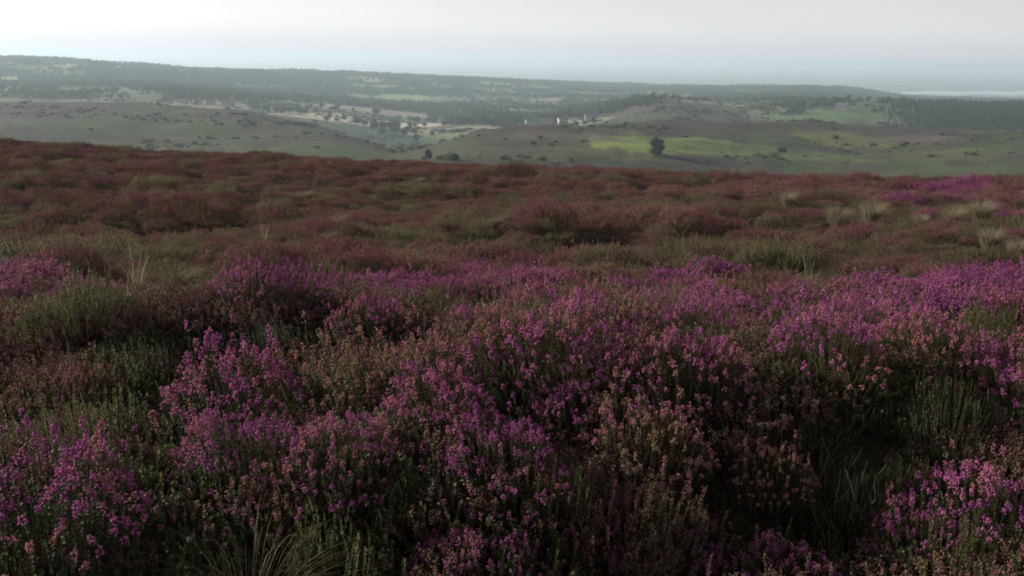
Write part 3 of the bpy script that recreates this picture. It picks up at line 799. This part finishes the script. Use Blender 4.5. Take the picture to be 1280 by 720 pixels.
# low plants between the cushions
r = np.sqrt(rng.random(2600) * (30 ** 2 - 6 ** 2) + 36); a = (rng.random(2600) * 2 - 1) * R(34); x = np.sin(a) * r; y = np.cos(a) * r; z = H(x, y)
for i in range(len(x)):
    s_ = .25 + .25 * rng.random(); pts.append((x[i], y[i], float(z[i]) - .02)); rot.append((0, 0, rng.random() * 6.28)); scl.append((s_ * 1.3, s_ * 1.3, s_)); idx.append(pick(('lod_green', 'lod_ling', 'lod_grass')[int(rng.integers(3))]))
scatter('heather_moor', pts, rot, scl, idx, lods, 'brown, mauve and olive heather and grass carpeting the moor to its brow', 'heather')
print('moor plants', len(pts))

# ------------------------------------------------------------------ distant trees
def c_broad(N, rn, al, ob):
    a = ramp(N, rn, [(0, (.036, .070, .032)), (.6, (.060, .105, .042)), (1, (.09, .135, .055))])
    return mix(N, math_(N, 'MULTIPLY', ob, .6), a, (.06, .085, .055))
def c_conif(N, rn, al, ob):
    return ramp(N, rn, [(0, (.022, .042, .030)), (1, (.048, .075, .044))])
M_crown = leafy('tree_crown_leaves', c_broad, .2); M_con = leafy('conifer_needles', c_conif, .1); M_bark = leafy('tree_bark', c_stem, 0)

def leaf_cloud(mb, g, c, rad, n, size, m=0, flat_=.8):
    d = g.normal(0, 1, (n, 3)); d /= np.linalg.norm(d, axis=1, keepdims=True)
    p = np.asarray(c) + d * (rad * (.55 + .5 * g.random((n, 1)))) * np.array([1, 1, flat_])
    nr = d + g.normal(0, .5, (n, 3)); nr /= np.linalg.norm(nr, axis=1, keepdims=True)
    U, V_ = frames(nr); an = g.random((n, 1)) * 6.28
    A = U * np.cos(an) + V_ * np.sin(an); B = np.cross(nr, A); s = size * (.6 + .8 * g.random((n, 1)))
    v = np.stack([p - A * s, p - B * s * .6, p + A * s, p + B * s * .6], 1)
    b = np.arange(n) * 4
    mb.add(v, quads=np.stack([b, b + 1, b + 2, b + 3], -1), rnd=np.repeat(g.random(n), 4), along=1, mat=m)

def tube(mb, pts_, rad, sides=6, m=0, rnd=.5):
    p = np.asarray(pts_, float); T = np.gradient(p, axis=0); T /= np.linalg.norm(T, axis=1, keepdims=True)
    U, V_ = frames(T); an = np.arange(sides) * 2 * np.pi / sides
    v = p[:, None] + np.asarray(rad)[:, None, None] * (U[:, None] * np.cos(an)[:, None] + V_[:, None] * np.sin(an)[:, None])
    k = len(p); i = np.arange(k * sides).reshape(k, sides); nx = np.roll(i, -1, 1)
    mb.add(v, quads=np.stack([i[:-1], nx[:-1], nx[1:], i[1:]], -1), rnd=rnd, mat=m)

def far_tree(seed, con=False):
    g = np.random.default_rng(seed); mb = MB()
    if con:
        n = 90; t = np.repeat(np.linspace(.12, 1, 9), 10); ph = g.random(n) * 6.28; rr = (1 - t) * 2.6 + .25
        c = np.stack([np.cos(ph) * rr * .5, np.sin(ph) * rr * .5, t * 11], -1)
        o = np.stack([np.cos(ph) * rr, np.sin(ph) * rr, t * 11 - .9], -1); s = np.stack([-np.sin(ph), np.cos(ph), 0 * ph], -1) * (rr * .45)[:, None]
        top = c.copy(); top[:, :2] *= .1; top[:, 2] += 1.0
        v = np.stack([top, o - s, o + s], 1); b = np.arange(n) * 3
        mb.add(v, tris=np.stack([b, b + 1, b + 2], -1), rnd=np.repeat(g.random(n), 3), along=1)
        tube(mb, [(0, 0, -1), (0, 0, 5), (0, 0, 11)], [.2, .14, .03], 4, 1)
        return mb.mesh('conifer', [M_con, M_bark], smooth=False)
    for k in range(7):
        ph = g.random() * 6.28; q = g.random() * 2.6
        leaf_cloud(mb, g, (math.cos(ph) * q, math.sin(ph) * q, 4.6 + g.random() * 3.4), 1.9 + g.random(), 34, .75)
    tube(mb, [(0, 0, -1), (.1, 0, 3), (.2, .1, 6)], [.35, .25, .12], 5, 1)
    return mb.mesh('broadleaf', [M_crown, M_bark], smooth=False)

trees = [far_tree(500 + i) for i in range(4)]; cons = [far_tree(520 + i, True) for i in range(3)]
def node_of(x, y):
    a = np.arctan2(x, y); l = np.log(np.hypot(x, y))
    ia = np.clip(np.searchsorted(AZ, a) - 1, 0, NA - 1); il = np.clip(((l - LR[0]) / (LR[1] - LR[0])).astype(int), 0, NR - 1)
    return NODE[ia, il]
# woods and hedges
nt = 90000
a = (rng.random(nt) * 2 - 1) * R(33); r = np.sqrt(rng.random(nt) * (4600. ** 2 - 1250. ** 2) + 1250. ** 2)
x = np.sin(a) * r; y = np.cos(a) * r; nd = node_of(x, y)
wm = wood_mask(x, y, nd) & (nd > 10.6) & (nd < 13.4)
px_, py_, _ = project(x, y, H(x, y))
conif_zone = (px_ > 1055 + 90 * rng.random(nt)) & (r < 2300)
wm &= ~conif_zone
wm &= ~((px_ > 770) & (px_ < 960) & (r < 1900) & (nd < 11.3))
x, y, r = x[wm], y[wm], r[wm]; n = len(x)
s = .75 + .7 * rng.random(n)
scatter('woodland', np.stack([x, y, H(x, y) - .8], -1), np.stack([0 * x, 0 * x, rng.random(n) * 6.28], -1), np.stack([s, s, s * .9], -1), rng.integers(0, 4, n), trees,
        'hazy blue-green woods and hedgerows across the far hillsides', 'woodland')
print('woods', n)
# conifer plantation on the right
nt = 16000
az0, _ = pdir(1050, 140); az1 = R(34)
a = az0 + rng.random(nt) * (az1 - az0); r = np.sqrt(rng.random(nt) * (1760. ** 2 - 1130. ** 2) + 1130. ** 2)
x = np.sin(a) * r; y = np.cos(a) * r
ok = (fbm(x / 45, y / 45, 400, 3) > .30) & (rng.random(nt) < np.clip((a - az0 - .045 * fbm(x / 50, y / 50, 405, 3)) / .11, .0, 1) ** 1.4) & (r > 1130 + 190 * fbm(x / 70, y / 70, 402, 2))
x, y = x[ok], y[ok]; n = len(x); s = .5 + .55 * rng.random(n)
scatter('plantation_forest', np.stack([x, y, H(x, y) - .5], -1), np.stack([0 * x, 0 * x, rng.random(n) * 6.28], -1), np.stack([s, s, s * .85], -1), rng.integers(0, 3, n), cons,
        'dark blue-green conifer plantation on the slope at right', 'forest')

# scrub and rough tussocks on the moor hills
def scrub(seed, m_):
    g = np.random.default_rng(seed); mb = MB()
    for k in range(5):
        ph = g.random() * 6.28; q = g.random() * 1.1
        leaf_cloud(mb, g, (math.cos(ph) * q, math.sin(ph) * q, .35 + .3 * g.random()), .6 + .4 * g.random(), 26, .28, flat_=.6)
    return mb.mesh('scrub', [m_], False)
scr = [scrub(700, M_crown), scrub(701, M_leaf), scrub(702, M_crown), scrub(703, M_olive), scrub(704, M_leaf)]
nt = 60000
r = np.sqrt(rng.random(nt) * (1650. ** 2 - 330. ** 2) + 330. ** 2); a = (rng.random(nt) * 2 - 1) * R(33)
x = np.sin(a) * r; y = np.cos(a) * r; nd = node_of(x, y)
d_ = fbm(x / 70, y / 40, 810, 4); valley = (nd > 10.2) & (nd < 11.4)
ok = (nd > 8) & (nd < 11.4) & (rng.random(nt) < np.clip((d_ - .52) * 5, .01, 1) * np.where(valley, .5, .32))
px_, py_, _ = project(x, y, H(x, y)); ok &= ~((px_ > 735) & (px_ < 945) & (py_ > 168) & (py_ < 196) & (rng.random(nt) < .93)) & ~((px_ < 440) & valley & (py_ > 124) & (rng.random(nt) < .6))
x, y, valley = x[ok], y[ok], valley[ok]; n = len(x); s = (.5 + 1.3 * rng.random(n) ** 2.2) * np.where(valley, 1.7, 1.0)
scatter('moorland_scrub', np.stack([x, y, H(x, y) - .1], -1), np.stack([0 * x, 0 * x, rng.random(n) * 6.28], -1), np.stack([s * 1.4, s * 1.1, s], -1), rng.integers(0, 5, n), scr,
        'rough scrub and tussocks speckling the moor hills and valley', 'scrub')
print('scrub', n)
# small dark wood on the valley side behind the brown knoll
cx, cy, _ = ground_at(772, 136, 1000)
q = rng.normal(0, 1, (420, 2)); x = cx + q[:, 0] * 28; y = cy + q[:, 1] * 45 ; s = .6 + .6 * rng.random(420)
scatter('dark_wood', np.stack([x, y, H(x, y) - .6], -1), np.stack([0 * x, 0 * x, rng.random(420) * 6.28], -1), np.stack([s, s, s], -1), rng.integers(0, 4, 420), trees,
        'small dark wood left of the brown knoll', 'woodland')

def tree_thing(name, label, cat, px, py, rmin, height, width, seed, group=None, leafy_=1.0, low=.2):
    x, y, z = ground_at(px, py, rmin)
    g = np.random.default_rng(seed)
    o = bpy.data.objects.new(name, None); COL.objects.link(o); o.location = (x, y, z - .1); tag(o, label, cat, group)
    tr = MB(); h = height; w = width
    tube(tr, [(0, 0, -.3), (.03 * w, 0, h * .25), (-.02 * w, .02 * w, h * .55), (.02 * w, 0, h * .8)], [.045 * h, .035 * h, .02 * h, .006 * h], 7)
    cr = MB(); nb = 13
    for k in range(nb):
        ph = k * 2.4 + g.random(); t = low + (.9 - low) * k / nb; q = w * .5 * (1.05 - .55 * t) * (.35 + .6 * g.random())
        c = (math.cos(ph) * q, math.sin(ph) * q, h * (t + .05))
        tube(tr, [(0, 0, h * t * .7), (c[0] * .5, c[1] * .5, h * t * .9), c], [.014 * h, .009 * h, .003 * h], 5)
        leaf_cloud(cr, g, c, w * (.16 + .08 * g.random()), int(260 * leafy_), .022 * h + .02 * w)
    leaf_cloud(cr, g, (0, 0, h * .5), w * .33, int(900 * leafy_), .025 * h + .02 * w, flat_=h / w * 1.3)
    link('trunk', tr.mesh('trunk', [M_bark]), o); link('crown', cr.mesh('crown', [M_crown], smooth=False), o)
    return o
tree_thing('tree', 'lone dark bushy tree, leafy to the ground, in the bright green field', 'tree', 821, 193, 200, 9.0, 9.0, 9, low=.06)
tree_thing('bush', 'low dark bush by itself on the green slope right of the lone tree', 'bush', 977, 190, 200, 2.6, 6.5, 2)
tree_thing('bush', 'small dark upright bush on the valley edge at centre', 'bush', 536, 199, 90, 4.5, 3.6, 3)
tree_thing('bush', 'low spreading bush just right of the upright bush at the valley edge', 'bush', 567, 201, 90, 2.6, 6.0, 4)
tree_thing('bush', 'small round bush on the moor hill above the green slope at right', 'bush', 1045, 174, 250, 2.5, 4.0, 5)
for i, (px, py) in enumerate([(395, 141), (412, 146), (430, 150), (372, 138), (445, 154), (465, 162), (478, 168), (492, 164), (505, 170), (518, 167), (245, 131), (292, 133), (720, 158), (742, 155), (520, 176), (540, 170)]):
    tree_thing('tree', 'small hedgerow tree among the valley fields', 'tree', px, py, 980, 6 + 3.5 * rng.random(), 6 + 4 * rng.random(), 40 + i, 'hedgerow trees among the valley fields', .5)

# ------------------------------------------------------------------ houses of the valley
def flatmat(name, c, rough=.8, nz=0.0):
    m, N, out = mat(name); b = N.n('ShaderNodeBsdfPrincipled'); b.inputs['Roughness'].default_value = rough
    tc = N.n('ShaderNodeTexCoord'); n = N.n('ShaderNodeTexNoise'); n.inputs['Scale'].default_value = 1.3; n.inputs['Detail'].default_value = 6
    N.l(tc.outputs['Object'], n.inputs['Vector'])
    col = ramp(N, n.outputs[0], [(.3, tuple(k * .85 for k in c)), (.7, tuple(min(1, k * 1.1) for k in c))])
    N.l(col, b.inputs['Base Color']); N.l(b.outputs[0], out.inputs[0]); return m
M_render = flatmat('white_render', (.30, .29, .27)); M_stone = flatmat('pale_stone', (.42, .38, .32)); M_slate = flatmat('slate', (.10, .105, .115), .6)
M_tile = flatmat('clay_tile', (.22, .11, .075)); M_glass = flatmat('window_glass', (.04, .05, .06), .15)
def boxm(mb, x0, x1, y0, y1, z0, z1, m=0):
    v = [(x, y, z) for z in (z0, z1) for x, y in ((x0, y0), (x1, y0), (x1, y1), (x0, y1))]
    mb.add(v, quads=[(0, 3, 2, 1), (4, 5, 6, 7), (0, 1, 5, 4), (1, 2, 6, 5), (2, 3, 7, 6), (3, 0, 4, 7)], mat=m)
def house(px, py, rmin, L, D, Hh, wall, roof, label, rz=0):
    x, y, z = ground_at(px, py, rmin)
    o = bpy.data.objects.new('house', None); COL.objects.link(o); o.location = (x, y, z); o.rotation_euler = (0, 0, -math.atan2(x, y) + rz)
    tag(o, label, 'house')
    w = MB(); rh = D * .42
    v = [(-L/2, -D/2, -2), (L/2, -D/2, -2), (L/2, D/2, -2), (-L/2, D/2, -2), (-L/2, -D/2, Hh), (L/2, -D/2, Hh), (L/2, D/2, Hh), (-L/2, D/2, Hh), (-L/2, 0, Hh + rh), (L/2, 0, Hh + rh)]
    w.add(v, quads=[(0, 3, 2, 1), (0, 1, 5, 4), (2, 3, 7, 6), (1, 2, 6, 5), (3, 0, 4, 7)], tris=[(5, 6, 9), (7, 4, 8)])
    link('wall', w.mesh('wall', [wall], False), o)
    r = MB(); e = .35; t = .22; k = rh / (D / 2)
    for s in (-1, 1):
        y0 = s * (D/2 + e); z0 = Hh - e * k + .05; zt = Hh + rh + .05
        vv = [(-L/2 - e, y0, z0), (L/2 + e, y0, z0), (L/2 + e, 0, zt), (-L/2 - e, 0, zt)]; vv += [(a_, b_, c_ + t) for a_, b_, c_ in vv]
        q = [(4, 5, 6, 7), (0, 3, 2, 1), (0, 1, 5, 4), (3, 0, 4, 7), (1, 2, 6, 5)]
        r.add(vv, quads=q if s < 0 else [f_[::-1] for f_ in q])
    rf = link('roof', r.mesh('roof', [roof], False), o)
    c = MB(); boxm(c, L/2 - 1.5, L/2 - .6, -.45, .45, Hh + rh - .8, Hh + rh + 1.3); link('chimney', c.mesh('chimney', [M_stone], False), rf)
    nw = max(2, int(L / 3.5))
    for i in range(nw):
        for zz in ([1.1] if Hh < 4 else [1.0, 3.6]):
            cx = -L/2 + (i + .5) * L / nw
            m_ = MB(); boxm(m_, cx - .5, cx + .5, -D/2 - .06, -D/2 + .1, zz, zz + 1.2); link('window', m_.mesh('window', [M_glass], False), o)
house(664, 156, 1000, 15, 8, 5.2, M_render, M_slate, 'pale gabled house, leftmost of the row above the moor at centre', .2)
house(682, 155, 1000, 18, 8, 4.6, M_render, M_slate, 'long pale house, second in the row above the moor at centre', -.1)
house(703, 154, 1000, 12, 7, 5.0, M_stone, M_slate, 'pale stone house, third in the row above the moor at centre', .4)
house(739, 149, 1000, 17, 8, 5.4, M_render, M_slate, 'pale house just below the dark wood at centre', .1)
house(782, 119, 1900, 22, 10, 6.5, M_render, M_slate, 'distant pale house on the skyline above the brown knoll', .2)
house(656, 108, 2800, 24, 10, 6.5, M_render, M_slate, 'faint pale house high on the wooded ridge', .2)
house(1052, 137, 1000, 15, 8, 5.2, M_render, M_slate, 'small pale house on the green slope left of the plantation', -.2)
house(263, 131, 1000, 15, 8, 5.0, M_render, M_tile, 'pale house with red roof at the end of the pale field at left', .2)
house(283, 132, 1000, 13, 7, 4.8, M_render, M_slate, 'pale cottage right of the red-roofed house in the left valley', -.3)
house(246, 129, 1000, 10, 6, 3.6, M_stone, M_slate, 'low grey stone barn left of the red-roofed house', .5)
house(957, 133, 1200, 20, 9, 5.0, M_render, M_slate, 'long pale farmhouse in the fields right of the brown knoll', 0)
house(620, 152, 1000, 14, 8, 4.8, M_stone, M_slate, 'small stone house by the pale valley field, left of the pale row', .3)

# ------------------------------------------------------------------ reservoir in the plain, far right
m, N, out = mat('reservoir_water')
b = N.n('ShaderNodeBsdfPrincipled'); b.inputs['Base Color'].default_value = (.03, .05, .06, 1); b.inputs['Roughness'].default_value = .12; b.inputs['IOR'].default_value = 1.33
N.l(b.outputs[0], out.inputs[0])
pts = []
for k in range(60):
    f = k / 59; q = 1128 + 330 * f; az, t = pdir(q, 118.2 + .8 * math.sin(q / 11) + 1.2 * f)
    pts.append((az, 201.3 / -t))
for k in range(60):
    f = 1 - k / 59; q = 1128 + 330 * f; az, t = pdir(q, 114.2 + .5 * math.sin(q / 9) - 1.0 * f)
    pts.append((az, 201.3 / -t))
rb = [p for p in pts]
nr_, fr_ = rb[:60], rb[60:][::-1]
vv = []; qq = []
for k in range(60):
    for a_, r_ in (nr_[k], fr_[k]): vv.append((math.sin(a_) * r_, math.cos(a_) * r_, -199.3))
for k in range(59): qq.append((2 * k, 2 * k + 2, 2 * k + 3, 2 * k + 1))
tag(link('reservoir_water', mk_mesh('reservoir_water', vv, None, qq, [m])), kind='structure')

# ------------------------------------------------------------------ haze
HAZE = 1.45e-4
m, N, out = mat('haze_air')
pv = N.n('ShaderNodeVolumePrincipled'); pv.inputs['Color'].default_value = (.70, .86, .985, 1)
pv.inputs['Density'].default_value = HAZE; pv.inputs['Anisotropy'].default_value = .25
N.l(pv.outputs[0], out.inputs['Volume'])
hb = MB(); boxm(hb, -61000, 61000, -61000, 61000, -208, 9)
tag(link('haze', hb.mesh('haze', [m], False)), 'pale blue-grey haze filling the valley and plain', 'haze', kind='stuff')

# ------------------------------------------------------------------ sky and sun
SUN_AZ = R(-66); SUN_EL = R(19)
w = bpy.data.worlds.new('World'); SC.world = w; w.use_nodes = True
t = w.node_tree; t.nodes.clear(); N = NT(t)
sky = N.n('ShaderNodeTexSky', sky_type='NISHITA'); sky.sun_disc = False; sky.sun_elevation = SUN_EL; sky.sun_rotation = SUN_AZ
sky.altitude = 300; sky.air_density = 1.0; sky.dust_density = 4.0; sky.ozone_density = 1.0
tc = N.n('ShaderNodeTexCoord')
no = N.n('ShaderNodeTexNoise'); no.inputs['Scale'].default_value = 2.2; no.inputs['Detail'].default_value = 4
mp = N.n('ShaderNodeMapping'); mp.inputs['Scale'].default_value = (1, 1, 5); N.l(tc.outputs['Generated'], mp.inputs[0]); N.l(mp.outputs[0], no.inputs['Vector'])
# thin bright overcast veil, brighter towards the sun
dp = N.n('ShaderNodeVectorMath', operation='DOT_PRODUCT'); N.l(tc.outputs['Generated'], dp.inputs[0])
dp.inputs[1].default_value = (math.sin(SUN_AZ) * math.cos(SUN_EL), math.cos(SUN_AZ) * math.cos(SUN_EL), math.sin(SUN_EL))
glow = math_(N, 'POWER', math_(N, 'MULTIPLY_ADD', dp.outputs['Value'], .5, .5), 3.0)
br = math_(N, 'MULTIPLY_ADD', glow, 5.6, 6.3)
sx = N.n('ShaderNodeSeparateXYZ'); N.l(tc.outputs['Generated'], sx.inputs[0])
lowb = math_(N, 'POWER', math_(N, 'SUBTRACT', 1.0, math_(N, 'ABSOLUTE', sx.outputs[2]), clamp=True), 4.0)
br = math_(N, 'MULTIPLY', br, math_(N, 'MULTIPLY_ADD', lowb, 1.02, .36))
br = math_(N, 'MULTIPLY', br, math_(N, 'MULTIPLY_ADD', no.outputs[0], .16, .92))
vc = N.n('ShaderNodeVectorMath', operation='SCALE'); vc.inputs[0].default_value = (.975, .995, 1.01); N.l(br, vc.inputs['Scale'])
cm = mix(N, .8, sky.outputs[0], vc.outputs[0])
# murk over the far plain: the lowest degree of sky is duller and bluer
mr = N.n('ShaderNodeMapRange', interpolation_type='SMOOTHERSTEP'); mr.inputs['From Min'].default_value = -.006; mr.inputs['From Max'].default_value = .04
mr.inputs['To Min'].default_value = 1; mr.inputs['To Max'].default_value = 0; N.l(sx.outputs[2], mr.inputs['Value'])
cm = mix(N, mr.outputs[0], cm, mix(N, 1.0, cm, (.80, .83, .89), 'MULTIPLY'))
bg = N.n('ShaderNodeBackground'); N.l(cm, bg.inputs[0]); bg.inputs[1].default_value = .072
wo = N.n('ShaderNodeOutputWorld'); N.l(bg.outputs[0], wo.inputs[0])
sd = bpy.data.lights.new('sun', 'SUN'); sd.energy = 5.0; sd.angle = R(.6); sd.color = (1, .92, .82)
so = bpy.data.objects.new('sun', sd); COL.objects.link(so)
dv = Vector((math.sin(SUN_AZ) * math.cos(SUN_EL), math.cos(SUN_AZ) * math.cos(SUN_EL), math.sin(SUN_EL)))
so.rotation_euler = dv.to_track_quat('Z', 'Y').to_euler(); so.location = dv * 50

# ------------------------------------------------------------------ camera
cd = bpy.data.cameras.new('camera'); cd.sensor_width = 36; cd.lens = 36 * F / 1280; cd.clip_start = .05; cd.clip_end = 200000
cam = bpy.data.objects.new('camera', cd); COL.objects.link(cam)
mw = Matrix(((RV[0], UV[0], -fw[0], 0), (RV[1], UV[1], -fw[1], 0), (RV[2], UV[2], -fw[2], EYE), (0, 0, 0, 1)))
cam.matrix_world = mw
cd.dof.use_dof = False
SC.camera = cam
SC.view_settings.view_transform = 'Standard'; SC.view_settings.look = 'None'; SC.view_settings.exposure = 0.5; SC.view_settings.gamma = 1
SC.render.engine = 'CYCLES'
cy = SC.cycles
cy.use_denoising = True; cy.denoiser = 'OPENIMAGEDENOISE'
cy.max_bounces = 5; cy.diffuse_bounces = 3; cy.glossy_bounces = 2; cy.transmission_bounces = 3; cy.volume_bounces = 1; cy.transparent_max_bounces = 4
cy.filter_width = 1.9
cy.sample_clamp_indirect = 5
